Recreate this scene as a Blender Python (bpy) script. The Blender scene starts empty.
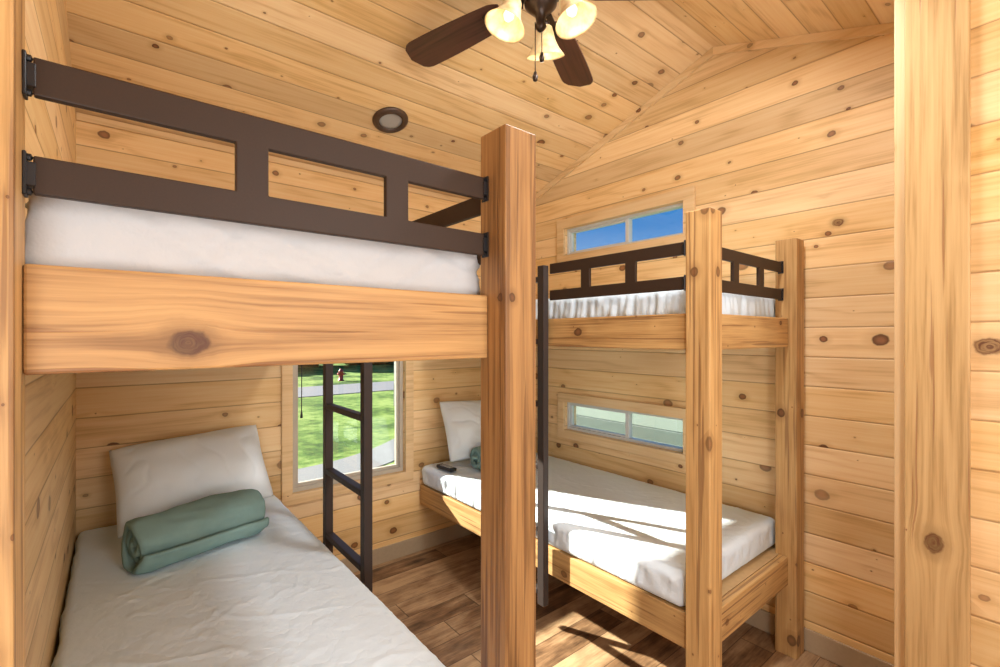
import bpy, bmesh, math, random
from mathutils import Vector, Matrix, noise
random.seed(4)
scene = bpy.context.scene
COL = scene.collection
R = math.radians

# ---------------------------------------------------------------- node helpers
class G:
    def __init__(s, name):
        s.mat = bpy.data.materials.new(name); s.mat.use_nodes = True
        s.nt = s.mat.node_tree; s.nt.nodes.clear()
        s.out = s.nt.nodes.new('ShaderNodeOutputMaterial')
    def n(s, t, **k):
        nd = s.nt.nodes.new(t)
        for a, b in k.items(): setattr(nd, a, b)
        return nd
    def put(s, sock, v):
        if isinstance(v, bpy.types.NodeSocket): s.nt.links.new(v, sock)
        elif v is not None: sock.default_value = v
    def m(s, op, a, b=None, c=None, clamp=False):
        nd = s.n('ShaderNodeMath', operation=op); nd.use_clamp = clamp
        s.put(nd.inputs[0], a)
        if b is not None: s.put(nd.inputs[1], b)
        if c is not None: s.put(nd.inputs[2], c)
        return nd.outputs[0]
    def vec(s, x, y, z):
        nd = s.n('ShaderNodeCombineXYZ')
        for i, v in enumerate((x, y, z)): s.put(nd.inputs[i], v)
        return nd.outputs[0]
    def noise(s, v, scale, detail=3, rough=.5):
        nd = s.n('ShaderNodeTexNoise'); s.put(nd.inputs['Vector'], v)
        nd.inputs['Scale'].default_value = scale; nd.inputs['Detail'].default_value = detail
        nd.inputs['Roughness'].default_value = rough
        return nd.outputs['Fac']
    def ramp(s, f, pts):
        nd = s.n('ShaderNodeValToRGB'); s.put(nd.inputs[0], f)
        cr = nd.color_ramp
        while len(cr.elements) < len(pts): cr.elements.new(.5)
        for e, (p, c) in zip(cr.elements, pts):
            e.position = p; e.color = (*c, 1)
        return nd.outputs[0]
    def mix(s, f, a, b, mode='MIX'):
        nd = s.n('ShaderNodeMix', data_type='RGBA', blend_type=mode)
        s.put(nd.inputs[0], f)
        s.put(nd.inputs[6], a if isinstance(a, bpy.types.NodeSocket) else (*a, 1))
        s.put(nd.inputs[7], b if isinstance(b, bpy.types.NodeSocket) else (*b, 1))
        return nd.outputs[2]
    def mr(s, v, a, b, c, d, smooth=True):
        nd = s.n('ShaderNodeMapRange')
        if smooth: nd.interpolation_type = 'SMOOTHSTEP'
        s.put(nd.inputs[0], v)
        for i, x in enumerate((a, b, c, d)): s.put(nd.inputs[i+1], x)
        return nd.outputs[0]
    def bsdf(s, col, rough=.5, height=None, bstr=.3, bdist=.01, metal=0, spec=None, **extra):
        b = s.n('ShaderNodeBsdfPrincipled')
        s.put(b.inputs['Base Color'], col if isinstance(col, bpy.types.NodeSocket) else (*col, 1))
        s.put(b.inputs['Roughness'], rough); b.inputs['Metallic'].default_value = metal
        if spec is not None: b.inputs['Specular IOR Level'].default_value = spec
        for k, v in extra.items():
            b.inputs[k.replace('_', ' ')].default_value = v
        if height is not None:
            bp = s.n('ShaderNodeBump'); s.put(bp.inputs['Height'], height)
            bp.inputs['Strength'].default_value = bstr; bp.inputs['Distance'].default_value = bdist
            s.nt.links.new(bp.outputs[0], b.inputs['Normal'])
        s.nt.links.new(b.outputs[0], s.out.inputs[0])
        return b

def wood(name, axis, light, mid, dark, plank=None, across=None, kscale=4.0, ksize=1.0, rand=True,
         bigknot=None, rings=1.0, rough=.5, tint=.18, crack=0.0, fib=1.15):
    g = G(name)
    tc = g.n('ShaderNodeTexCoord')
    sp = g.n('ShaderNodeSeparateXYZ'); g.put(sp.inputs[0], tc.outputs['Object'])
    ax = {'x': sp.outputs[0], 'y': sp.outputs[1], 'z': sp.outputs[2]}
    others = [a for a in 'xyz' if a != axis]
    u = ax[axis]
    if across is None: across = others[0]
    v = ax[across]; w = ax[[a for a in others if a != across][0]]
    bigmask = None
    if bigknot is not None:
        ku, kv, kr0 = bigknot
        du = g.m('MULTIPLY', g.m('SUBTRACT', u, ku), .72); dv = g.m('SUBTRACT', v, kv)
        dd = g.m('SQRT', g.m('ADD', g.m('MULTIPLY', du, du), g.m('MULTIPLY', dv, dv)))
        dd = g.m('ADD', dd, g.m('MULTIPLY', g.m('SUBTRACT', g.noise(tc.outputs['Object'], 45, 3), .5), kr0*.7))
        defl = g.m('MULTIPLY', g.m('DIVIDE', dv, g.m('ADD', dd, .01)), g.mr(dd, .0, .11, -.022, 0))
        bigmask = g.mr(dd, kr0*.78, kr0*1.08, 1, 0)
        bighalo = g.mr(dd, kr0*.8, kr0*2.2, 1, 0)
        bigrings = g.noise(g.vec(g.m('MULTIPLY', dd, 260), g.m('MULTIPLY', u, 30), g.m('MULTIPLY', v, 30)), 1, 2)
    gro = None; line = None
    if plank:
        q = g.m('DIVIDE', v, plank)
        idx = g.m('FLOOR', q); fr = g.m('FRACT', q)
        wn = g.n('ShaderNodeTexWhiteNoise', noise_dimensions='1D'); g.put(wn.inputs['W'], idx)
        rnd = wn.outputs['Value']
        edge = g.m('MINIMUM', fr, g.m('SUBTRACT', 1, fr))
        gro = g.mr(edge, .0, .045, 1, 0)
        line = g.mr(edge, .004, .022, 1, 0)
        U = g.m('ADD', u, g.m('MULTIPLY', rnd, 23))
        V = g.m('ADD', v, g.m('MULTIPLY', idx, 3.37)); W = w
        K2 = V
    else:
        oi = g.n('ShaderNodeObjectInfo'); rnd = oi.outputs['Random']
        if rand:
            U = g.m('ADD', u, g.m('MULTIPLY', rnd, 19)); V = g.m('ADD', v, g.m('MULTIPLY', rnd, 7))
        else: U = g.m('ADD', u, 0); V = v
        if bigknot is not None: V = g.m('ADD', V, defl)
        W = w
        K2 = g.m('ADD', g.m('ADD', V, w), g.m('MULTIPLY', rnd, 5))
    P = g.vec(U, V, W)
    vor = g.n('ShaderNodeTexVoronoi', voronoi_dimensions='2D')
    g.put(vor.inputs['Vector'], g.vec(g.m('MULTIPLY', U, .78), K2, 0))
    vor.inputs['Scale'].default_value = kscale
    dist = vor.outputs['Distance']
    cs = g.n('ShaderNodeSeparateColor'); g.put(cs.inputs[0], vor.outputs['Color'])
    kr = g.m('MULTIPLY', g.m('POWER', cs.outputs[0], 3.2), .098*ksize*kscale/4)
    kr = g.m('ADD', kr, .007*kscale/4)
    pn = g.noise(g.vec(g.m('MULTIPLY', U, 1), V, W), 46, 2)
    kd = g.m('DIVIDE', g.m('ADD', dist, g.m('MULTIPLY', g.m('SUBTRACT', pn, .5), .045)), kr)
    kmask = g.mr(kd, .80, 1.06, 1, 0)
    kdark = g.m('ADD', .55, g.m('MULTIPLY', cs.outputs[1], .42))
    khalo = g.mr(kd, .9, 2.6, 1, 0)
    ph = g.noise(g.vec(g.m('MULTIPLY', U, .5), g.m('MULTIPLY', V, 5), g.m('MULTIPLY', W, 5)), 1.0, 2)
    bulge = g.m('DIVIDE', .12, g.m('ADD', dist, .12))
    phase = g.m('ADD', g.m('MULTIPLY', ph, 46*rings), g.m('MULTIPLY', bulge, 4))
    ring = g.m('POWER', g.m('MULTIPLY', g.m('ADD', g.m('SINE', phase), 1), .5), 2.2)
    fine = g.noise(g.vec(g.m('MULTIPLY', U, 2.2), g.m('MULTIPLY', V, 80), g.m('MULTIPLY', W, 80)), 1.0, 4, .65)
    blot = g.noise(g.vec(g.m('MULTIPLY', U, 1.3), g.m('MULTIPLY', V, 5), g.m('MULTIPLY', W, 5)), 1.0, 1)
    f = g.m('ADD', g.m('MULTIPLY', ring, .26), g.m('MULTIPLY', g.m('SUBTRACT', fine, .5), fib))
    f = g.m('ADD', f, g.m('MULTIPLY', g.m('SUBTRACT', blot, .5), .45))
    f = g.m('ADD', f, .32)
    col = g.ramp(f, [(.05, light), (.48, tuple(.5*(a+b) for a, b in zip(light, mid))), (.88, tuple(.80*a for a in mid))])
    col = g.mix(g.m('MULTIPLY', khalo, .45), col, tuple(.72*a+.28*b for a, b in zip(mid, dark)))
    kc = g.mix(g.mr(kd, .2, .95, 0, 1), tuple(1.5*a for a in dark), tuple(.45*a for a in dark))
    col = g.mix(g.m('MULTIPLY', kmask, kdark), col, kc)
    hgt = g.m('MULTIPLY', f, .08)
    if crack:
        cn = g.noise(g.vec(g.m('MULTIPLY', U, 1.3), g.m('MULTIPLY', V, 60), g.m('MULTIPLY', W, 60)), 1.0, 2)
        cm = g.mr(cn, .68-.06*crack, .73-.06*crack, 0, 1)
        col = g.mix(g.m('MULTIPLY', cm, .55), col, tuple(1.2*a for a in dark))
        hgt = g.m('SUBTRACT', hgt, g.m('MULTIPLY', cm, .35))
    if bigmask is not None:
        col = g.mix(g.m('MULTIPLY', bighalo, .55), col, tuple(.62*a for a in mid))
        bc = g.mix(g.mr(bigrings, .3, .7, 0, 1), tuple(.7*a for a in dark), tuple(.45*a for a in mid))
        col = g.mix(bigmask, col, bc)
    bright = g.m('ADD', 1-tint/2, g.m('MULTIPLY', rnd, tint))
    hsv = g.n('ShaderNodeHueSaturation'); g.put(hsv.inputs['Color'], col); g.put(hsv.inputs['Value'], bright)
    if plank:
        wn2 = g.n('ShaderNodeTexWhiteNoise', noise_dimensions='1D'); g.put(wn2.inputs['W'], g.m('ADD', idx, .37))
        g.put(hsv.inputs['Saturation'], g.m('ADD', .90, g.m('MULTIPLY', wn2.outputs['Value'], .18)))
    col = hsv.outputs[0]
    if plank:
        seam = (.24, .11, .038)
        col = g.mix(g.m('MULTIPLY', line, .54), col, seam)
        col = g.mix(g.m('MULTIPLY', gro, .12), col, seam)
        hgt = g.m('SUBTRACT', hgt, gro)
    g.bsdf(col, rough, hgt, .42 if plank else .35, .007 if plank else .005, spec=.35)
    return g.mat

PL, PM, PD = (.88, .645, .35), (.755, .455, .185), (.18, .065, .024)
M = {}
kw = dict(plank=.140, across='z', kscale=5.0, ksize=1.0, tint=.24)
M['pine_x'] = wood('pine_planks_x', 'x', PL, PM, PD, **kw)
M['pine_y'] = wood('pine_planks_y', 'y', PL, PM, PD, **kw)
M['pine_gable'] = wood('pine_planks_gable', 'y', PL, PM, PD, bigknot=(.686, 2.02, .017), **kw)
M['pine_right'] = wood('pine_planks_entry', 'y', (.80, .56, .28), (.68, .39, .14), PD, bigknot=(.150, 1.470, .026), **kw)
M['ceil'] = wood('pine_ceiling', 'x', PL, PM, PD, plank=.132, across='y', kscale=5.2, ksize=1.0, tint=.24)
TL, TM = (.86, .64, .37), (.74, .47, .21)
for a in 'xyz':
    M['trim_'+a] = wood('pine_trim_'+a, a, TL, TM, PD, kscale=3.4, ksize=.9)
    M['casing_'+a] = wood('pine_casing_'+a, a, (.86, .63, .36), (.75, .48, .22), PD, kscale=3.0, ksize=.6)
    M['post_'+a] = wood('bunk_timber_'+a, a, (.64, .40, .165), (.42, .22, .075), (.13, .05, .02), kscale=6.0, ksize=1.0, rings=.8, crack=1.2, fib=2.0)
    M['cedar_'+a] = wood('cedar_'+a, a, (.42, .225, .084), (.215, .105, .038), (.085, .032, .013), kscale=3.6, ksize=.6, rings=.9, crack=1.8, fib=2.4)
M['jamb'] = wood('entry_jamb', 'z', (.56, .365, .165), (.42, .25, .095), PD, kscale=1.6, ksize=.3, across='y', bigknot=(.885, .004, .024), rand=False, fib=2.1, crack=.8)
M['fascia'] = wood('fascia_timber', 'x', (.54, .31, .118), (.33, .165, .056), (.14, .05, .018), across='z', kscale=2.0, ksize=.25,
                   bigknot=(-.205, .042, .021), rings=.7, rand=False, crack=1.2, fib=2.2)

def simple(name, col, rough=.5, metal=0, bump=0, bscale=40, spec=None, var=0, **ex):
    g = G(name); tc = g.n('ShaderNodeTexCoord')
    nz = g.noise(tc.outputs['Object'], bscale, 3)
    c = col
    if var:
        c = g.mix(nz, tuple(x*(1-var) for x in col), tuple(min(1, x*(1+var)) for x in col))
    g.bsdf(c, rough, nz if bump else None, bump, .01, metal, spec, **ex)
    return g.mat
M['iron'] = simple('bronze_powder_coat', (.042, .024, .015), .5, 0, 0, 300, var=.12, spec=.22)
M['ladder'] = simple('dark_brown_grey_steel', (.042, .030, .026), .5, 0, 0, 300, var=.12, spec=.3)
M['bronze'] = simple('oil_rubbed_bronze', (.05, .035, .028), .35, .7, 0, 100, var=.2)
M['ring'] = simple('bronze_ring', (.09, .055, .038), .4, .4, 0, 100, var=.2)
M['basebd'] = simple('taupe_baseboard', (.46, .355, .23), .5, 0, .05, 60, var=.08)
M['vinyl'] = simple('window_vinyl', (.66, .68, .67), .4, var=.04)
M['vinylt'] = simple('window_vinyl_tan', (.48, .43, .35), .4, var=.04)
M['vinylg'] = simple('window_alu', (.55, .55, .52), .4, var=.04)
M['black'] = simple('black_plastic', (.012, .012, .014), .4, var=.2)
M['ply'] = simple('plywood', (.55, .36, .17), .7, bump=.1, var=.15)
M['white_l'] = simple('lens_white', (.40, .38, .36), .4, var=.03)
M['cord'] = simple('cord', (.03, .03, .03), .6, var=.1)

def fabric(name, col, wrinkle=.25, weave=.1, var=.03, rough=.85, ws=6, bs=.45):
    g = G(name); tc = g.n('ShaderNodeTexCoord'); v = tc.outputs['Object']
    n1 = g.noise(v, ws, 5, .62)
    h = g.m('MULTIPLY', n1, .6)
    if wrinkle:
        rid = g.m('ABSOLUTE', g.m('SUBTRACT', g.noise(v, ws*1.3, 3), .5))
        h = g.m('ADD', h, g.m('MULTIPLY', g.m('POWER', rid, .5), wrinkle*2))
    if weave: h = g.m('ADD', h, g.m('MULTIPLY', g.noise(v, 300, 2), weave))
    c = g.mix(n1, tuple(x*(1-var) for x in col), tuple(min(1, x*(1+var)) for x in col))
    g.bsdf(c, rough, h, bs, .012, spec=.2)
    return g.mat
M['sheet'] = fabric('white_sheet', (.78, .885, .965), weave=0, wrinkle=.28, bs=.5, ws=8)
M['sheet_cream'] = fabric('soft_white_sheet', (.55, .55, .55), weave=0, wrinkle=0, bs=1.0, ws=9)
M['pillow'] = fabric('pillow_cotton', (.84, .915, .965), ws=6, weave=0, bs=.3, wrinkle=.1)
M['fleece'] = fabric('teal_fleece', (.255, .395, .365), 0, .9, .14, .95, ws=20, bs=.6)
M['blade'] = wood('walnut_blade', 'x', (.12, .048, .034), (.05, .022, .018), (.02, .01, .01), kscale=.5, ksize=.1, rough=.30)

def floor_mat():
    g = G('vinyl_plank_floor'); tc = g.n('ShaderNodeTexCoord')
    sp = g.n('ShaderNodeSeparateXYZ'); g.put(sp.inputs[0], tc.outputs['Object'])
    u, v = sp.outputs[0], sp.outputs[1]
    q = g.m('DIVIDE', v, .15); idx = g.m('FLOOR', q); fr = g.m('FRACT', q)
    wn = g.n('ShaderNodeTexWhiteNoise', noise_dimensions='1D'); g.put(wn.inputs['W'], idx)
    uu = g.m('ADD', g.m('DIVIDE', u, .95), g.m('MULTIPLY', wn.outputs['Value'], 7))
    j = g.m('FLOOR', uu); fu = g.m('FRACT', uu)
    w2 = g.n('ShaderNodeTexWhiteNoise', noise_dimensions='2D'); g.put(w2.inputs['Vector'], g.vec(idx, j, 0))
    r = w2.outputs['Value']
    e1 = g.mr(g.m('MINIMUM', fr, g.m('SUBTRACT', 1, fr)), .004, .02, 1, 0)
    e2 = g.mr(g.m('MINIMUM', fu, g.m('SUBTRACT', 1, fu)), .001, .004, 1, 0)
    e = g.m('MAXIMUM', e1, e2)
    P = g.vec(g.m('ADD', g.m('MULTIPLY', u, 2.2), g.m('MULTIPLY', r, 31)), g.m('MULTIPLY', v, 22), r)
    n1 = g.noise(P, 1, 5, .65); n2 = g.noise(P, 5, 3, .6)
    n3 = g.noise(g.vec(g.m('MULTIPLY', u, 6), g.m('MULTIPLY', v, 12), r), 1, 4, .6)
    f = g.m('ADD', g.m('MULTIPLY', n1, .6), g.m('ADD', g.m('MULTIPLY', n2, .3), g.m('MULTIPLY', r, .26)))
    f = g.m('ADD', f, g.m('MULTIPLY', g.m('SUBTRACT', n3, .42), .6))
    c = g.ramp(f, [(.34, (.060, .030, .015)), (.56, (.26, .145, .072)), (.82, (.54, .355, .195))])
    c = g.mix(g.m('MULTIPLY', e, .75), c, (.04, .022, .013))
    g.bsdf(c, .42, g.m('SUBTRACT', g.m('MULTIPLY', f, .15), e), .25, .003, spec=.35)
    return g.mat
M['floor'] = floor_mat()

def glass_mat():
    g = G('window_glass')
    a = g.n('ShaderNodeBsdfTransparent'); a.inputs[0].default_value = (.96, .98, .97, 1)
    b = g.n('ShaderNodeBsdfGlossy'); b.inputs['Roughness'].default_value = .02
    mx = g.n('ShaderNodeMixShader'); mx.inputs[0].default_value = .04
    g.nt.links.new(a.outputs[0], mx.inputs[1]); g.nt.links.new(b.outputs[0], mx.inputs[2])
    g.nt.links.new(mx.outputs[0], g.out.inputs[0]); return g.mat
M['glass'] = glass_mat()
def shade_mat():
    g = G('lit_alabaster_glass'); tc = g.n('ShaderNodeTexCoord')
    nz = g.noise(tc.outputs['Object'], 26, 4)
    c = g.ramp(nz, [(.35, (.58, .36, .15)), (.65, (.80, .60, .33))])
    b = g.bsdf(c, .3, nz, .05)
    g.put(b.inputs['Emission Color'], c)
    b.inputs['Emission Strength'].default_value = .38
    return g.mat
M['shade'] = shade_mat()
g = G('bulb_glow'); e = g.n('ShaderNodeEmission'); e.inputs[0].default_value = (1, .88, .65, 1); e.inputs[1].default_value = 1.8
g.nt.links.new(e.outputs[0], g.out.inputs[0]); M['bulb'] = g.mat
def grass_mat():
    g = G('grass'); tc = g.n('ShaderNodeTexCoord')
    n1 = g.noise(tc.outputs['Object'], 5, 6, .7); n2 = g.noise(tc.outputs['Object'], .6, 3)
    f = g.m('ADD', g.m('MULTIPLY', n1, .45), g.m('MULTIPLY', n2, .55))
    c = g.ramp(f, [(.40, (.04, .085, .017)), (.48, (.11, .19, .035)), (.58, (.24, .32, .085))])
    g.bsdf(c, .9, n1, .5, .05, spec=.1); return g.mat
M['grass'] = grass_mat()
M['concrete'] = simple('concrete_path', (.19, .19, .19), .9, bump=.1, bscale=30, var=.15)
M['asphalt'] = simple('asphalt', (.15, .15, .165), .9, bump=.1, bscale=30, var=.15)
M['leaf'] = simple('hedge_leaves', (.06, .10, .035), .9, bump=.6, bscale=8, var=.6)
M['siding'] = simple('greygreen_siding', (.20, .24, .215), .8, var=.12, bscale=2)
M['sidingd'] = simple('dark_greygreen_skirting', (.085, .11, .098), .8, var=.2, bscale=3)
M['red'] = simple('red_paint', (.45, .03, .02), .5, var=.1)

# ---------------------------------------------------------------- mesh helpers
WL = {}
def finish(name, bm, mat, loc=(0, 0, 0), parent=None, smooth=False, rot=None):
    me = bpy.data.meshes.new(name)
    bmesh.ops.recalc_face_normals(bm, faces=bm.faces)
    bm.to_mesh(me); bm.free()
    me.materials.append(M[mat] if isinstance(mat, str) else mat)
    if smooth:
        for p in me.polygons: p.use_smooth = True
    o = bpy.data.objects.new(name, me); COL.objects.link(o)
    base = Vector(loc)
    if parent is not None:
        o.parent = parent
        base = base - Vector(WL[parent.name])
    o.location = base
    WL[o.name] = tuple(loc)
    if rot: o.rotation_euler = rot
    return o
def empty(name, loc, label, cat, kind=None, group=None):
    o = bpy.data.objects.new(name, None); o.empty_display_size = .1
    COL.objects.link(o); o.location = loc; WL[o.name] = tuple(loc)
    o['label'] = label; o['category'] = cat
    if kind: o['kind'] = kind
    if group: o['group'] = group
    return o
def tag(o, label=None, cat=None, kind=None, group=None):
    if label: o['label'] = label
    if cat: o['category'] = cat
    if kind: o['kind'] = kind
    if group: o['group'] = group
    return o
def addbox(bm, x0, x1, y0, y1, z0, z1, bev=0, segs=2):
    vs = [bm.verts.new((x, y, z)) for x in (x0, x1) for y in (y0, y1) for z in (z0, z1)]
    F = [(0, 1, 3, 2), (4, 6, 7, 5), (0, 4, 5, 1), (2, 3, 7, 6), (0, 2, 6, 4), (1, 5, 7, 3)]
    fs = [bm.faces.new([vs[i] for i in f]) for f in F]
    if bev:
        es = list({e for f in fs for e in f.edges})
        bmesh.ops.bevel(bm, geom=es, offset=bev, segments=segs, affect='EDGES', profile=.5)
def box(name, x0, x1, y0, y1, z0, z1, mat, parent=None, bev=.003):
    cx, cy = (x0+x1)/2, (y0+y1)/2
    bm = bmesh.new(); addbox(bm, x0-cx, x1-cx, y0-cy, y1-cy, 0, z1-z0, bev)
    return finish(name, bm, mat, (cx, cy, z0), parent)
def multibox(name, boxes, mat, origin, parent=None, bev=.002):
    bm = bmesh.new(); ox, oy, oz = origin
    for b in boxes:
        addbox(bm, b[0]-ox, b[1]-ox, b[2]-oy, b[3]-oy, b[4]-oz, b[5]-oz, bev)
    return finish(name, bm, mat, origin, parent)
def lathe(bm, prof, segs=32, mtx=None):
    rings = []
    for r, z in prof:
        rings.append([bm.verts.new((max(r, .0004)*math.cos(2*math.pi*i/segs), max(r, .0004)*math.sin(2*math.pi*i/segs), z)) for i in range(segs)])
    for a, b in zip(rings, rings[1:]):
        for i in range(segs):
            bm.faces.new((a[i], a[(i+1) % segs], b[(i+1) % segs], b[i]))
    if mtx is not None:
        bmesh.ops.transform(bm, matrix=mtx, verts=[v for r in rings for v in r])
def tube(bm, pts, r, segs=10):
    rings = []; pa = None
    for i, p in enumerate(pts):
        p = Vector(p)
        d = Vector(pts[min(i+1, len(pts)-1)]) - Vector(pts[max(i-1, 0)]); d.normalize()
        a = d.orthogonal().normalized() if pa is None else (pa - d*pa.dot(d)).normalized()
        b = d.cross(a); pa = a
        rings.append([bm.verts.new(p + (a*math.cos(2*math.pi*k/segs) + b*math.sin(2*math.pi*k/segs))*r) for k in range(segs)])
    for A, B in zip(rings, rings[1:]):
        for k in range(segs):
            bm.faces.new((A[k], A[(k+1) % segs], B[(k+1) % segs], B[k]))
    bm.faces.new(rings[0]); bm.faces.new(rings[-1])

# ---------------------------------------------------------------- room
YW, XG, XL = 2.90, 2.56, -.14
RY, RZ, SL = 1.258, 3.09, .342
XB, YB = -1.3, -1.1
def roof(y): return RZ - SL*abs(y-RY)
T = .12
def prism(bm, pts2, a0, a1, mode):
    def mk(p, a): return (a, p[0], p[1]) if mode == 'X' else (p[0], a, p[1])
    A = [bm.verts.new(mk(p, a0)) for p in pts2]; B = [bm.verts.new(mk(p, a1)) for p in pts2]
    n = len(pts2); bm.faces.new(A); bm.faces.new(B[::-1])
    for i in range(n): bm.faces.new((A[i], A[(i+1) % n], B[(i+1) % n], B[i]))
def wall(name, mode, a0, a1, s0, s1, holes, top, mat, brk=()):
    bm = bmesh.new()
    cuts = sorted({s0, s1, *[h[0] for h in holes], *[h[1] for h in holes], *brk})
    for c0, c1 in zip(cuts, cuts[1:]):
        hs = sorted([(h[2], h[3]) for h in holes if h[0] <= c0+1e-6 and h[1] >= c1-1e-6])
        z = 0
        for h0, h1 in hs:
            prism(bm, [(c0, z), (c1, z), (c1, h0), (c0, h0)], a0, a1, mode); z = h1
        prism(bm, [(c0, z), (c1, z), (c1, top(c1)), (c0, top(c0))], a0, a1, mode)
    o = finish(name, bm, mat); o['kind'] = 'structure'; return o
W1 = (.80, 1.53, .575, 1.60)
W2 = (1.435, 2.37, 2.09, 2.285)
W3 = (1.435, 2.37, .815, 1.02)
wall('wall_window', 'Y', YW, YW+T, XL-T, XG+T, [W1], lambda x: roof(YW), 'pine_x')
wall('wall_gable', 'X', XG, XG+T, YB, YW, [W2, W3], roof, 'pine_gable', brk=(RY,))
wall('wall_left', 'X', XL-T, XL, .70, YW, [], roof, 'pine_y', brk=(RY,))
wall('wall_entry', 'Y', .70, .70+T, XB, XL-T, [], lambda x: roof(.76), 'pine_x')
wall('wall_side', 'X', XB-T, XB, YB, .70+T, [], roof, 'pine_y')
wall('wall_back', 'Y', YB-T, YB, XB-T, XG+T, [], lambda x: roof(YB), 'pine_x')
XS = 1.90
wall('wall_right', 'X', XS, XG, YB, .325, [], roof, 'pine_right')
tag(box('trim_1', XS-.022, XS, .188, .331, 0, 2.76, 'jamb', bev=.003), kind='structure')
tag(box('trim_2', XS+.01, XS+.075, .327, .362, 0, 2.77, 'trim_z', bev=.004), kind='structure')
bm = bmesh.new(); addbox(bm, XB-T, XG+T, YB-T, YW+T, -.12, 0)
tag(finish('floor', bm, 'floor'), kind='structure')
bm = bmesh.new()
prism(bm, [(YB-T, roof(YB-T)), (RY, RZ), (YW+T, roof(YW+T)), (YW+T, roof(YW+T)+.12), (RY, RZ+.12), (YB-T, roof(YB-T)+.12)], XB-T, XG+T, 'X')
tag(finish('ceiling', bm, 'ceil'), kind='structure')
def rake(name, y0, y1):
    bm = bmesh.new()
    prism(bm, [(y0, roof(y0)-.042), (y1, roof(y1)-.042), (y1, roof(y1)-.001), (y0, roof(y0)-.001)], XG-.018, XG-.0005, 'X')
    tag(finish(name, bm, 'trim_y'), kind='structure')
rake('trim_3', RY, YW); rake('trim_4', .335, RY)
tag(box('trim_5', XL+.001, XG-.019, YW-.016, YW-.0005, roof(YW)-.04, roof(YW)-.006, 'trim_x'), kind='structure')
tag(box('baseboard_window', XL+.001, XG-.014, YW-.013, YW-.0005, .001, .105, 'basebd'), kind='structure')
tag(box('baseboard_gable', XG-.013, XG-.0005, .34, YW, .001, .105, 'basebd'), kind='structure')

def window(name, mode, wallc, o, mull, vin='vinyl', fw=.018):
    s0, s1, z0, z1 = o; d0, d1 = wallc+.02, wallc+.075
    e = empty(name, ((s0+s1)/2, wallc+.04, z0) if mode == 'Y' else (wallc+.04, (s0+s1)/2, z0), name, 'window', 'structure')
    def bx(a0, a1, b0, b1, dd0=d0, dd1=d1):
        return (a0, a1, dd0, dd1, b0, b1) if mode == 'Y' else (dd0, dd1, a0, a1, b0, b1)
    bs = [bx(s0, s1, z0, z0+fw), bx(s0, s1, z1-fw, z1), bx(s0, s0+fw, z0+fw, z1-fw), bx(s1-fw, s1, z0+fw, z1-fw)]
    if mull is not None:
        bs.append(bx(mull-.013, mull+.013, z0+fw, z1-fw, d0+.006, d1-.008))
        sw = .012
        bs += [bx(mull+.013, s1-fw, z0+fw, z0+fw+sw, d0+.014, d1-.012), bx(mull+.013, s1-fw, z1-fw-sw, z1-fw, d0+.014, d1-.012),
               bx(s1-fw-sw, s1-fw, z0+fw+sw, z1-fw-sw, d0+.014, d1-.012)]
    else:
        sw = .018; zm = z1-fw
        bs += [bx(s0+fw, s1-fw, z0+fw, z0+fw+sw*1.1, d0+.014, d1-.014), bx(s0+fw, s0+fw+sw, z0+fw+sw*1.1, zm, d0+.014, d1-.014),
               bx(s1-fw-sw, s1-fw, z0+fw+sw*1.1, zm, d0+.014, d1-.014)]
    multibox('window_frame', bs, vin, WL[e.name], e, .002)
    multibox('window_glass', [bx(s0+.01, s1-.01, z0+.01, z1-.01, wallc+.046, wallc+.050)], 'glass', WL[e.name], e, 0)
    return e
window('window_1', 'Y', YW, W1, None, 'vinylt', fw=.026)
window('window_2', 'X', XG, W2, 1.85)
window('window_3', 'X', XG, W3, 1.85)
def casing(name, mode, c, o, cw):
    s0, s1, z0, z1 = o; t = .020
    def bx(a0, a1, b0, b1, tt=t):
        return (a0, a1, c-tt, c-.0005, b0, b1) if mode == 'Y' else (c-tt, c-.0005, a0, a1, b0, b1)
    bs = [bx(s0-cw, s1+cw, z1, z1+cw), bx(s0-cw, s1+cw, z0-cw, z0), bx(s0-cw, s0, z0, z1), bx(s1, s1+cw, z0, z1)]
    org = ((s0+s1)/2, c, z0) if mode == 'Y' else (c, (s0+s1)/2, z0)
    o = multibox(name, bs, 'casing_x' if mode == 'Y' else 'casing_y', org, None, .003)
    tag(o, kind='structure'); return o
casing('trim_6', 'Y', YW, W1, .060); casing('trim_7', 'X', XG, W2, .070); casing('trim_8', 'X', XG, W3, .062)
bm = bmesh.new()
tube(bm, [(0, 0, 0), (.002, 0, -.2), (0, 0, -.52)], .0028, 8)
lathe(bm, [(.0, -.56), (.008, -.56), (.006, -.535), (.003, -.52), (0, -.52)], 12)
tag(finish('blind_cord', bm, 'cord', (.845, YW-.03, 1.58), smooth=True), 'dark blind pull cord with small tassel beside the window', 'blind cord')

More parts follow.
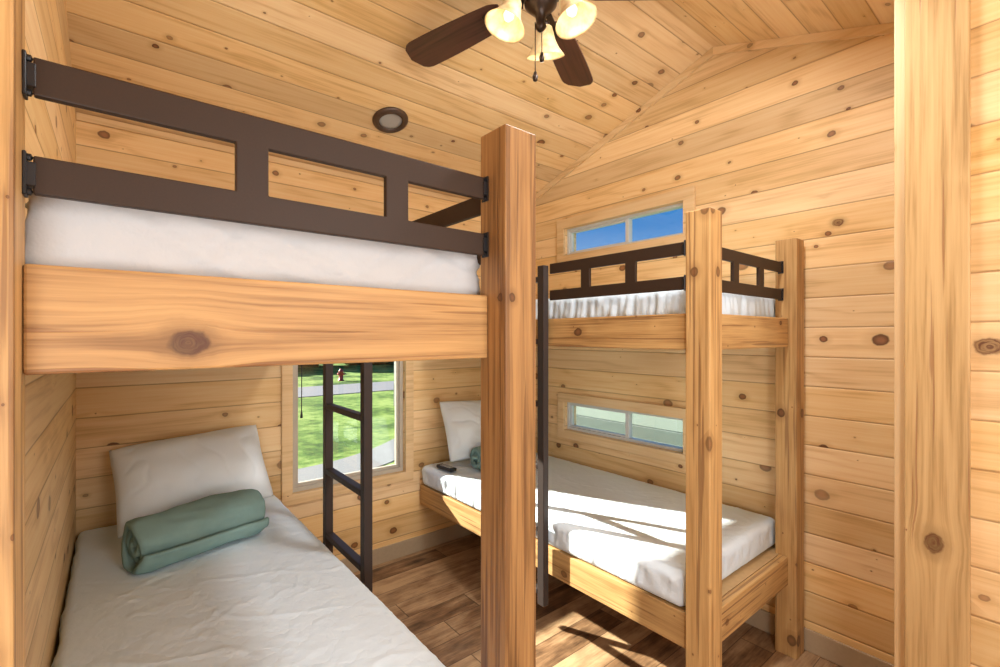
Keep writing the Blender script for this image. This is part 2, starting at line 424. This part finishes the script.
# ---------------------------------------------------------------- bunk beds
ZF0, ZF1 = 1.448, 1.596
ZL0, ZL1 = .335, .468
GB0, GB1, GT0, GT1 = 1.690, 1.741, 1.822, 1.873
def guard(parent, mode, fixed, s0, s1, th=.014, fr=(.345, .685), ends=(1, 1), inset=.010):
    f0, f1 = fixed-th/2, fixed+th/2
    L = s1-s0
    right = parent.name.endswith('.001')
    hw = .025
    ss = [s0+inset]
    for q in fr: ss += [s0+L*q-hw, s0+L*q+hw]
    ss.append(s1-(inset if ends[1] else 0))
    zs = [1.672, 1.720, 1.800, 1.848] if right else [GB0, GB1, GT0, GT1]
    bm = bmesh.new()
    org = Vector(((s0+s1)/2, fixed, GB0) if mode == 'X' else (fixed, (s0+s1)/2, GB0))
    def vt(s, f, z):
        p = Vector((s, f, z)) if mode == 'X' else Vector((f, s, z))
        return bm.verts.new(p-org)
    grid = {}
    for i, s in enumerate(ss):
        for j, z in enumerate(zs):
            for k, f in enumerate((f0, f1)): grid[i, j, k] = vt(s, f, z)
    solid = {(i, j) for i in range(len(ss)-1) for j in range(3) if j != 1 or i % 2 == 1}
    for (i, j) in solid:
        for k in (0, 1):
            bm.faces.new((grid[i, j, k], grid[i+1, j, k], grid[i+1, j+1, k], grid[i, j+1, k]))
        for (di, dj, a, b) in ((-1, 0, (i, j), (i, j+1)), (1, 0, (i+1, j), (i+1, j+1)), (0, -1, (i, j), (i+1, j)), (0, 1, (i, j+1), (i+1, j+1))):
            if (i+di, j+dj) not in solid:
                bm.faces.new((grid[a[0], a[1], 0], grid[b[0], b[1], 0], grid[b[0], b[1], 1], grid[a[0], a[1], 1]))
    o = finish('guard_rail', bm, 'iron', tuple(org), parent)
    bv = o.modifiers.new('bevel', 'BEVEL'); bv.width = .002; bv.segments = 2; bv.limit_method = 'ANGLE'
    for e_, (s, sg) in enumerate(((s0, 1), (s1, -1))):
        if not ends[e_]: continue
        for zc in ((zs[0]+zs[1])/2, (zs[2]+zs[3])/2):
            bm = bmesh.new()
            ox, oy, oz = (s, fixed, zc) if mode == 'X' else (fixed, s, zc)
            a0, a1 = sorted((0, sg*.004)); h0, h1 = sorted((sg*.003, sg*.013))
            if mode == 'X':
                addbox(bm, a0, a1, -.013, .011, -.029, .029, .001, 1)
                addbox(bm, h0, h1, -th/2-.003, th/2+.003, -.016, .016, .001, 1)
                for zz in (-.023, .023):
                    lathe(bm, [(0, 0), (.005, 0), (.005, .004), (.0, .006)], 8, Matrix.Translation((sg*.004, -.003, zz)) @ Matrix.Rotation(sg*math.pi/2, 4, 'Y'))
            else:
                addbox(bm, -.013, .011, a0, a1, -.029, .029, .001, 1)
                addbox(bm, -th/2-.003, th/2+.003, h0, h1, -.016, .016, .001, 1)
                for zz in (-.023, .023):
                    lathe(bm, [(0, 0), (.005, 0), (.005, .004), (.0, .006)], 8, Matrix.Translation((-.003, sg*.004, zz)) @ Matrix.Rotation(-sg*math.pi/2, 4, 'X'))
            finish('rail_bracket', bm, 'black', (ox, oy, oz), o)
    return o
def ladder(parent, x, y0, y1, top=1.84, bot=.20, hw=.017, hy=.017):
    e = bpy.data.objects.new('ladder', None); COL.objects.link(e); e.empty_display_size = .1
    base = (x, (y0+y1)/2, bot); e.parent = parent; e.location = Vector(base)-Vector(WL[parent.name]); WL[e.name] = base
    e['label'] = 'dark grey-brown square-tube steel ladder'
    for y in (y0, y1):
        box('ladder_rail', x-hw, x+hw, y-hy, y+hy, bot, top, 'ladder', e, .003)
    z = .26
    while z < top-.05:
        box('ladder_rung', x-hw, x+hw, y0+hy, y1-hy, z-.013, z+.013, 'ladder', e, .004)
        z += .303
    return e

bl = empty('bunk_bed', (.30, 1.85, 0), 'orange-brown timber bunk bed with bronze guard rails along log-panelled wall', 'bunk bed', group='timber bunk beds')
box('post', .681, .776, .812, .907, 0, 1.980, 'cedar_z', bl, .003)
box('post', -.139, -.095, .812, .907, 0, 1.965, 'post_z', bl, .003)
fo = box('end_board', -.0945, .6805, .876, .906, ZF0, ZF1, 'fascia', bl, .004)
fo['label'] = 'honey-coloured board with one large knot'
box('side_board', .708, .744, .9075, YW-.02, ZF0, ZF1, 'post_y', bl, .004)
box('ledger_board', XL+.001, XL+.024, .9075, YW-.02, ZF0, 1.528, 'post_y', bl, .004)
box('bed_deck', XL+.002, .707, .908, YW-.02, 1.529, 1.545, 'ply', bl, .001)
box('end_board', -.0945, .6805, .868, .906, ZL0, ZL1, 'post_x', bl, .004)
box('side_board', .640, .680, .9075, YW-.02, ZL0, ZL1, 'post_y', bl, .004)
box('ledger_board', XL+.001, XL+.035, .9075, YW-.02, ZL0, .452, 'post_y', bl, .004)
box('bed_deck', XL+.036, .639, .908, YW-.02, .452, .4675, 'ply', bl, .001)
guard(bl, 'X', .886, -.095, .681, fr=(.354, .700))
guard(bl, 'Y', .752, .907, 1.785, ends=(1, 0))
ladder(bl, .780, 1.80, 2.24, hw=.018, hy=.020)
br = empty('bunk_bed', (2.08, 1.85, 0), 'light knotty timber bunk bed with bronze guard rails under small windows', 'bunk bed', group='timber bunk beds')
box('post', 1.620, 1.712, .812, .905, 0, 1.955, 'post_z', br, .004)
box('post', 2.437, 2.530, .812, .905, 0, 1.955, 'post_z', br, .004)
for z0, z1, yb in ((ZF0, ZF1-.012, YW-.02), (ZL0, ZL1, YW-.02)):
    box('end_board', 1.7125, 2.4365, .848, .884, z0, z1, 'post_x', br, .004)
    box('side_board', 1.64, 1.68, .9055, yb, z0, z1, 'post_y', br, .004)
    box('ledger_board', XG-.05, XG-.015, .9055, yb-.01, z0, z1-.07, 'post_y', br, .004)
box('bed_deck', 1.681, XG-.0135, .886, YW-.02, 1.529, 1.545, 'ply', br, .001)
box('bed_deck', 1.681, XG-.0135, .886, YW-.02, .451, .467, 'ply', br, .001)
guard(br, 'X', .880, 1.712, 2.437)
guard(br, 'Y', 1.630, .905, 1.605, ends=(1, 0))
ladder(br, 1.603, 1.630, 2.06, hw=.017, hy=.022)

# ---------------------------------------------------------------- soft goods
def mattress(name, x0, x1, y0, y1, z0, z1, seed, label, amp=1.0, side=1.0, r=.03, sag=0, mat='sheet', pleat=0, drape=0):
    hx, hy, hz = (x1-x0)/2, (y1-y0)/2, (z1-z0)/2
    nx, ny, nz = int(hx*2/.009), int(hy*2/.009), 16
    bm = bmesh.new(); cache = {}
    def V(i, j, k):
        key = (i, j, k)
        if key in cache: return cache[key]
        p = Vector((-hx+2*hx*i/nx, -hy+2*hy*j/ny, -hz+2*hz*k/nz))
        inn = Vector((max(-hx+r, min(hx-r, p.x)), max(-hy+r, min(hy-r, p.y)), max(-hz+r, min(hz-r, p.z))))
        d = p-inn; nrm = d.normalized() if d.length > 1e-6 else Vector((0, 0, 1))
        q = inn+nrm*r
        s = Vector((seed*3.1, seed*1.7, seed))
        up = max(0, nrm.z); sd = 1-abs(nrm.z)
        a = noise.noise(Vector((p.x*2.1+p.y*1.0, p.y*1.5-p.x*.8, 0))+s)
        wx = p.x+.06*noise.noise(p*3+s); wy = p.y+.06*noise.noise(p*3-s)
        b = noise.noise(Vector((wx*4.5+wy*2.6, wy*1.6-wx*1.6, p.z*3))+s*2)
        c = noise.noise(Vector((wx*13-wy*5, wy*5+wx*5, p.z*4))+s*3)
        c2 = noise.noise(Vector((wx*11+wy*9, wy*4-wx*3, p.z*4))+s*5)
        msk = .5+.5*noise.noise(Vector((p.x*3, p.y*3, seed+9)))
        crease = (1-min(1, abs(b)*15))**2*.0036 + ((1-min(1, abs(c)*9))**2*.0038 + (1-min(1, abs(c2)*10))**2*.0038)*msk
        dz = (a*.003 + crease)*amp
        al = p.x if abs(nrm.y) > abs(nrm.x) else p.y
        ruff = noise.noise(Vector((al*7+p.z*6, p.z*7, 4))+s)*.008 + noise.noise(Vector((al*16-p.z*12, p.z*9, 8))+s)*.004
        if pleat:
            ruff += pleat*noise.noise(Vector((al*42+p.z*5, p.z*3, 8))+s)
        if drape:
            ww = al+.05*noise.noise(Vector((al*4, p.z*8, seed)))
            ruff += drape*(1-min(1, abs(noise.noise(Vector((ww*7+p.z*17, p.z*5, 3))+s))*4))**1.5
            ruff -= drape*.7*(1-min(1, abs(noise.noise(Vector((ww*8-p.z*13, p.z*4, 13))+s))*4))**1.5
        q += Vector((0, 0, dz))*up
        if sag and p.z > 0:
            q.z += sag*noise.noise(Vector((p.x*4, p.y*3, seed)))
        q += Vector((nrm.x, nrm.y, 0))*(ruff*side*sd)
        q.z = max(q.z, -hz)
        cache[key] = bm.verts.new(q+Vector((0, 0, hz))); return cache[key]
    def quad(a, b, c, d): bm.faces.new((V(*a), V(*b), V(*c), V(*d)))
    for i in range(nx):
        for j in range(ny):
            for k in (0, nz): quad((i, j, k), (i+1, j, k), (i+1, j+1, k), (i, j+1, k))
    for i in range(nx):
        for k in range(nz):
            for j in (0, ny): quad((i, j, k), (i+1, j, k), (i+1, j, k+1), (i, j, k+1))
    for j in range(ny):
        for k in range(nz):
            for i in (0, nx): quad((i, j, k), (i, j+1, k), (i, j+1, k+1), (i, j, k+1))
    o = finish(name, bm, mat, ((x0+x1)/2, (y0+y1)/2, z0), smooth=True)
    tag(o, label, 'mattress', group='sheeted mattresses'); return o
mattress('mattress', XL+.008, .700, .922, YW-.025, .470, .612, 1, 'mattress with wrinkled white sheet on the lower bunk beside log-panelled wall', r=.026, pleat=.006)
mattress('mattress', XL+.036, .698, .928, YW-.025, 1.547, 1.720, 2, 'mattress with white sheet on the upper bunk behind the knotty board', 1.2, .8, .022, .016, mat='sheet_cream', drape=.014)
mattress('mattress', 1.638, XG-.030, .922, YW-.030, .470, .606, 3, 'mattress with sunlit white sheet on lower bunk below small window', r=.034, pleat=.006)
mattress('mattress', 1.700, XG-.034, .922, YW-.030, 1.547, 1.690, 4, 'mattress with ruffled white sheet on the upper bunk under high window', 1, 1, pleat=.014)

def pillow(name, w, h, t, seed, loc, rot, label):
    bm = bmesh.new(); n1, n2 = 72, 52
    top, bot = {}, {}
    for i in range(n1+1):
        for j in range(n2+1):
            u, v = -1+2*i/n1, -1+2*j/n2
            prof = (max(0, (1-abs(u)**2.4))*max(0, (1-abs(v)**2.2)))**.50
            kx = 1-.04*v**4-.060*(1-v*v); ky = 1-.05*u**4-.075*(1-u*u)
            x, y = u*w/2*kx, v*h/2*ky
            s = Vector((seed, seed*2, 0))
            nz = noise.noise(Vector((x*5, y*6, 0))+s)*.016+noise.noise(Vector((x*12, y*13, 3))+s)*.006
            edge = min(1, (1-max(abs(u), abs(v)))*6)
            cr = (1-min(1, abs(noise.noise(Vector((x*8+y*3, y*9, 5))+s))*8))**2*.006
            z = t/2*prof
            top[i, j] = bm.verts.new((x, y, z+(nz-cr)*edge))
            bot[i, j] = top[i, j] if i in (0, n1) or j in (0, n2) else bm.verts.new((x, y, -z*.6))
    for i in range(n1):
        for j in range(n2):
            for D in (top, bot):
                bm.faces.new((D[i, j], D[i+1, j], D[i+1, j+1], D[i, j+1]))
    o = finish(name, bm, 'pillow', loc, smooth=True, rot=rot)
    return tag(o, label, 'pillow', group='white pillows')
pillow('pillow', .64, .43, .29, 1.3, (.300, 2.685, .832), (R(54), R(-4), R(2)), 'plump white pillow leaning on log-panelled wall at bed head')
pillow('pillow', .66, .44, .20, 5.3, (2.06, 2.715, .838), (R(66), R(2), R(-2)), 'white pillow leaning at the head of the sunlit lower bunk')

def blanket_roll(name, L, rad, loc, rotz, seed, label, grp='rolled fleece blankets'):
    bm = bmesh.new(); turns = 3.0; n = 180; m = 34; th = .026
    ro, ri = [], []
    for i in range(n+1):
        f = i/n; a = -f*turns*2*math.pi + R(-170)
        r = .018+(rad-.018)*f**.95
        tt = th*(1 if f < .975 else (1-f)/.025*.4+.6)
        rowo, rowi = [], []
        endoff0 = noise.noise(Vector((f*6, seed, 1)))*.045
        endoff1 = noise.noise(Vector((f*6, seed, 9)))*.040
        for j in range(m+1):
            s = j/m
            x = (-L/2+endoff0)*(1-s)+(L/2+endoff1)*s
            e = min(s, 1-s); k = 1-.08*max(0, 1-e*9)**2
            wv = noise.noise(Vector((x*5, math.cos(a)*1.2, math.sin(a)*1.2+seed)))*.014*f
            wv += noise.noise(Vector((x*13+math.sin(a)*4, math.cos(a)*2.5, math.sin(a)*2.5+seed)))*.007*f
            def P(rr):
                y, z = rr*math.cos(a)*1.10, rr*math.sin(a)
                if z < -rad*.82: z = -rad*.82
                return (x, y*k, z*k)
            rowo.append(bm.verts.new(P(r+wv))); rowi.append(bm.verts.new(P(max(.004, r+wv-tt))))
        ro.append(rowo); ri.append(rowi)
    for i in range(n):
        for j in range(m):
            bm.faces.new((ro[i][j], ro[i+1][j], ro[i+1][j+1], ro[i][j+1]))
            bm.faces.new((ri[i][j], ri[i+1][j], ri[i+1][j+1], ri[i][j+1]))
        for j in (0, m):
            bm.faces.new((ro[i][j], ro[i+1][j], ri[i+1][j], ri[i][j]))
    for i in (0, n):
        for j in range(m):
            bm.faces.new((ro[i][j], ro[i][j+1], ri[i][j+1], ri[i][j]))
    o = finish(name, bm, 'fleece', loc, smooth=True, rot=(0, 0, rotz))
    return tag(o, label, 'blanket', group=grp)
blanket_roll('rolled_blanket', .46, .116, (.272, 2.31, .616+.097), R(17), 2.0, 'teal fleece blanket rolled up in front of the white pillow')
blanket_roll('rolled_blanket', .42, .088, (2.05, 2.485, .613+.074), R(-4), 6.0, 'teal fleece blanket rolled up on the sunlit lower bunk')

rc = empty('remote_control', (1.700, 2.64, .615), 'black remote control lying on the white sheet by the bed corner', 'remote control')
bm = bmesh.new(); addbox(bm, -.08, .08, -.026, .026, 0, .022, .006, 3)
finish('remote_body', bm, 'black', WL[rc.name], rc)
bm = bmesh.new()
for i in range(5):
    for j in range(3):
        addbox(bm, -.055+i*.022, -.043+i*.022, -.017+j*.013, -.009+j*.013, .021, .0245, .001, 1)
finish('remote_buttons', bm, 'vinylg', WL[rc.name], rc)
rc.rotation_euler = (0, 0, R(95))

# ---------------------------------------------------------------- ceiling fan
FX, FY = 1.225, RY
fan = empty('ceiling_fan', (FX, FY, 2.695), 'bronze ceiling fan with walnut blades and three lit bell shades', 'ceiling fan')
O = WL[fan.name]
def fpart(name, bm, mat, smooth=True, parent=fan): return finish(name, bm, mat, O, parent, smooth)
bm = bmesh.new(); lathe(bm, [(0, .39), (.065, .39), (.068, .36), (.05, .32), (.02, .305), (0, .305)]); fpart('canopy', bm, 'bronze')
bm = bmesh.new(); lathe(bm, [(0, .31), (.013, .31), (.013, .22), (0, .22)], 20); fpart('downrod', bm, 'bronze')
bm = bmesh.new(); lathe(bm, [(0, .23), (.03, .23), (.045, .22), (.10, .205), (.125, .18), (.13, .14), (.115, .11), (.07, .10), (.06, .07), (0, .07)], 40); fpart('motor_housing', bm, 'bronze')
bm = bmesh.new(); lathe(bm, [(0, .075), (.055, .075), (.062, .06), (.06, .035), (.04, .015), (.02, .0), (.016, -.03), (.022, -.045), (.01, -.06), (0, -.065)], 32)
AR = [38, 160, -72]
for a in AR:
    ca, sa = math.cos(R(a)), math.sin(R(a))
    tube(bm, [(ca*r_, sa*r_, z_) for r_, z_ in ((.04, .04), (.075, .05), (.095, .05), (.104, .035))], .009, 10)
fpart('light_kit', bm, 'bronze')
for k, a in enumerate((104, 29, -43, -115, 176)):
    bm = bmesh.new()
    n = 26; pts = []
    for i in range(n+1):
        s = i/n; x = .17+.525*s
        w = .057+.022*math.sin(s*math.pi*.6)
        if s > .86: w *= math.sqrt(max(.0, 1-((s-.86)/.14)**2.4))
        if s < .06: w *= .75+.25*s/.06
        pts.append((x, w))
    tz = .003; rows = []
    for x, w in pts:
        w = max(w, .002)
        rows.append([bm.verts.new((x, y, z)) for y, z in ((-w, -tz), (-w*.5, -tz), (0, -tz), (w*.5, -tz), (w, -tz), (w, tz), (w*.5, tz), (0, tz), (-w*.5, tz), (-w, tz))])
    for A, B in zip(rows, rows[1:]):
        for i in range(10): bm.faces.new((A[i], A[(i+1) % 10], B[(i+1) % 10], B[i]))
    bm.faces.new(rows[0]); bm.faces.new(rows[-1])
    bmesh.ops.rotate(bm, verts=bm.verts, matrix=Matrix.Rotation(R(10), 3, 'X'))
    o = finish('fan_blade', bm, 'blade', (O[0], O[1], O[2]+.078), fan, rot=(0, 0, R(a)))
    bm = bmesh.new()
    addbox(bm, .085, .20, -.014, .014, -.012, -.005, .002, 1)
    addbox(bm, .085, .105, -.014, .014, -.010, .035, .002, 1)
    addbox(bm, .175, .255, -.035, .035, -.012, -.006, .002, 1)
    for yy in (-.02, .02):
        lathe(bm, [(0, -.019), (.006, -.018), (.006, -.011), (0, -.011)], 8, Matrix.Translation((.225, yy, 0)))
    bmesh.ops.rotate(bm, verts=bm.verts, matrix=Matrix.Rotation(R(10), 3, 'X'))
    q = finish('blade_bracket', bm, 'bronze', (O[0], O[1], O[2]), o); q.location = (0, 0, 0)
for a in AR:
    prof = [(.020, 0), (.030, -.008), (.036, -.03), (.042, -.055), (.053, -.08), (.071, -.104), (.077, -.112), (.070, -.106), (.050, -.080), (.039, -.055), (.033, -.03), (.027, -.010), (.018, -.004)]
    ca, sa = math.cos(R(a)), math.sin(R(a))
    pos = (O[0]+ca*.104, O[1]+sa*.104, O[2]+.03)
    bm = bmesh.new(); lathe(bm, prof, 36)
    tilt = Matrix.Rotation(R(a), 4, 'Z') @ Matrix.Rotation(R(-20), 4, 'Y')
    bmesh.ops.transform(bm, matrix=tilt, verts=bm.verts)
    s = finish('lamp_shade', bm, 'shade', pos, fan, True)
    bm = bmesh.new(); lathe(bm, [(0, .012), (.021, .010), (.024, -.004), (.020, -.012), (0, -.012)], 24)
    bmesh.ops.transform(bm, matrix=tilt, verts=bm.verts)
    q = finish('shade_holder', bm, 'bronze', pos, s, True); q.location = (0, 0, 0)
    bm = bmesh.new(); lathe(bm, [(0, -.086), (.012, -.082), (.020, -.068), (.018, -.05), (.011, -.03), (.010, -.015), (0, -.015)], 20)
    bmesh.ops.transform(bm, matrix=tilt, verts=bm.verts)
    q = finish('bulb', bm, 'bulb', pos, s, True); q.location = (0, 0, 0)
    d = tilt @ Vector((0, 0, -.16))
    ld = bpy.data.lights.new('fan_bulb_light', 'POINT'); ld.energy = .8; ld.color = (1, .86, .66); ld.shadow_soft_size = .03
    lo = bpy.data.objects.new('fan_bulb_light', ld); COL.objects.link(lo); lo.location = Vector(pos)+d
bm = bmesh.new()
for dx, ln in ((-.018, .185), (.016, .10)):
    tube(bm, [(dx, .01, -.03), (dx, .01, -.03-ln)], .0022, 6)
    lathe(bm, [(0, -.03-ln-.036), (.008, -.03-ln-.032), (.011, -.03-ln-.018), (.005, -.03-ln), (0, -.03-ln)], 12, Matrix.Translation((dx, .01, 0)))
fpart('pull_chain', bm, 'bronze')

ly = 2.40; lz = roof(ly)
rl = empty('recessed_light', (1.18, ly, lz-.003), 'round bronze-ringed recessed ceiling light, switched off', 'ceiling light')
bm = bmesh.new(); lathe(bm, [(.060, -.004), (.066, -.018), (.085, -.016), (.097, -.006), (.098, 0), (.060, 0)], 48); finish('trim_ring', bm, 'ring', WL[rl.name], rl, True)
bm = bmesh.new(); lathe(bm, [(0, -.010), (.045, -.009), (.066, -.006), (.066, -.002), (0, -.002)], 36); finish('light_lens', bm, 'white_l', WL[rl.name], rl, True)
rl.rotation_euler = (-math.atan(SL), 0, 0)

# ---------------------------------------------------------------- outside
ZG = -.45
bm = bmesh.new()
addbox(bm, -40, 60, YW+T+.1, 60, ZG-.2, ZG)
addbox(bm, XG+T+.1, 60, -30, YW+T+.1, ZG-.2, ZG)
tag(finish('lawn', bm, 'grass'), 'bright green mown lawn outside the window', 'lawn', 'stuff')
bm = bmesh.new(); pr = None
for i in range(41):
    s = i/40; x = -2.5+8.3*s
    yc = 6.75+.10*(x-2.2)+.20*max(0, x-2.2)**2
    a = bm.verts.new((x, yc-.42, ZG+.012)); b = bm.verts.new((x-.1, yc+.42, ZG+.012))
    a2 = bm.verts.new((x, yc-.42, ZG+.002)); b2 = bm.verts.new((x-.1, yc+.42, ZG+.002))
    if pr:
        bm.faces.new((pr[0], a, b, pr[1])); bm.faces.new((pr[0], pr[2], a2, a)); bm.faces.new((pr[1], b, b2, pr[3]))
    pr = (a, b, a2, b2)
tag(finish('walkway', bm, 'concrete'), 'grey concrete path curving across the lawn', 'path')
tag(box('road', -30, 50, 15.5, 18.5, ZG+.001, ZG+.02, 'asphalt', bev=0), 'grey asphalt road beyond the lawn', 'road')
bm = bmesh.new()
for i in range(50):
    c = Vector((-16+i*1.0, 31+random.uniform(-1, 1), ZG+random.uniform(.8, 2.2)))
    res = bmesh.ops.create_icosphere(bm, subdivisions=3, radius=random.uniform(1.2, 2.2), matrix=Matrix.Translation(c))
    for v in res['verts']:
        v.co += (v.co-c).normalized()*noise.noise(v.co*1.7)*.5
        v.co.z = max(v.co.z, ZG+.01)
tag(finish('hedge', bm, 'leaf', smooth=True), 'dark green hedge row beyond the road', 'hedge', 'stuff')
fe = empty('fence', (6.05, 4, ZG), 'pale grey-green solid panel fence outside the low window', 'fence')
bm = bmesh.new()
addbox(bm, -.05, 0, -8, 8, .62, 1.45, .01, 1)
addbox(bm, -.08, .03, -8, 8, 1.45, 1.53, .01, 1)
for i in range(9): addbox(bm, 0, .10, -8+i*1.98, -7.9+i*1.98, .001, 1.45, .01, 1)
finish('fence_panel', bm, 'siding', WL[fe.name], fe)
bm = bmesh.new(); addbox(bm, -.06, 0, -8, 8, .001, .62, .01, 1)
finish('fence_skirting', bm, 'sidingd', WL[fe.name], fe)
hy = empty('fire_hydrant', (7.6, 20.2, ZG), 'small red hydrant standing on the lawn by the road', 'hydrant')
bm = bmesh.new(); lathe(bm, [(0, 0), (.13, 0), (.13, .04), (.09, .05), (.09, .38), (.11, .39), (.11, .42), (.09, .46), (.04, .52), (0, .54)], 24)
lathe(bm, [(0, -.15), (.05, -.15), (.05, .15), (0, .15)], 16, Matrix.Translation((0, 0, .3)) @ Matrix.Rotation(math.pi/2, 4, 'Y'))
finish('hydrant_body', bm, 'red', WL[hy.name], hy, True)

# ---------------------------------------------------------------- light
def aim(o, d): o.rotation_euler = Vector(d).to_track_quat('-Z', 'Y').to_euler()
sd = bpy.data.lights.new('sun', 'SUN'); sd.energy = 22; sd.angle = R(1.0); sd.color = (1, .94, .84)
so = bpy.data.objects.new('sun', sd); COL.objects.link(so); aim(so, (.66, -1.5, -.76)); so.location = (0, 12, 8)
def area(name, loc, tgt, size, e, col):
    l = bpy.data.lights.new(name, 'AREA'); l.shape = 'DISK'; l.size = size; l.energy = e; l.color = col
    o = bpy.data.objects.new(name, l); COL.objects.link(o); o.location = loc
    aim(o, Vector(tgt)-Vector(loc)); return o
area('entry_room_fill', (.9, -1.0, 1.9), (1.2, 2.2, 1.6), 1.0, 28, (.95, .98, 1))  # added soft fill behind the camera, no real fixture here
area('entry_low_fill', (-.45, -.95, 1.05), (.5, 2.4, .8), .8, 30, (.93, .97, 1))  # added low fill to brighten the lower left bed, not a real lamp
area('overhead_fill', (1.45, .72, 2.84), (1.5, 1.5, .6), .3, 25, (.98, .99, 1))  # added fill above the view for the room interior, no fitting modelled
w = bpy.data.worlds.new('World'); scene.world = w; w.use_nodes = True
nt = w.node_tree; nt.nodes.clear()
tc = nt.nodes.new('ShaderNodeTexCoord'); sp = nt.nodes.new('ShaderNodeSeparateXYZ'); nt.links.new(tc.outputs['Generated'], sp.inputs[0])
rp = nt.nodes.new('ShaderNodeValToRGB'); nt.links.new(sp.outputs[2], rp.inputs[0])
rp.color_ramp.elements[0].position = 0; rp.color_ramp.elements[0].color = (.55, .74, .95, 1)
rp.color_ramp.elements[1].position = .22; rp.color_ramp.elements[1].color = (.06, .25, .62, 1)
bg = nt.nodes.new('ShaderNodeBackground'); bg.inputs[1].default_value = 1.15; nt.links.new(rp.outputs[0], bg.inputs[0])
ow = nt.nodes.new('ShaderNodeOutputWorld'); nt.links.new(bg.outputs[0], ow.inputs[0])

# ---------------------------------------------------------------- camera
cd = bpy.data.cameras.new('camera'); cd.sensor_width = 36; cd.lens = 16.92; cd.clip_start = .02; cd.shift_y = .0025
co = bpy.data.objects.new('camera', cd); COL.objects.link(co); co.location = (0, 0, 1.5); co.rotation_euler = (R(90), 0, R(-39.3))
scene.camera = co
scene.view_settings.view_transform = 'Standard'
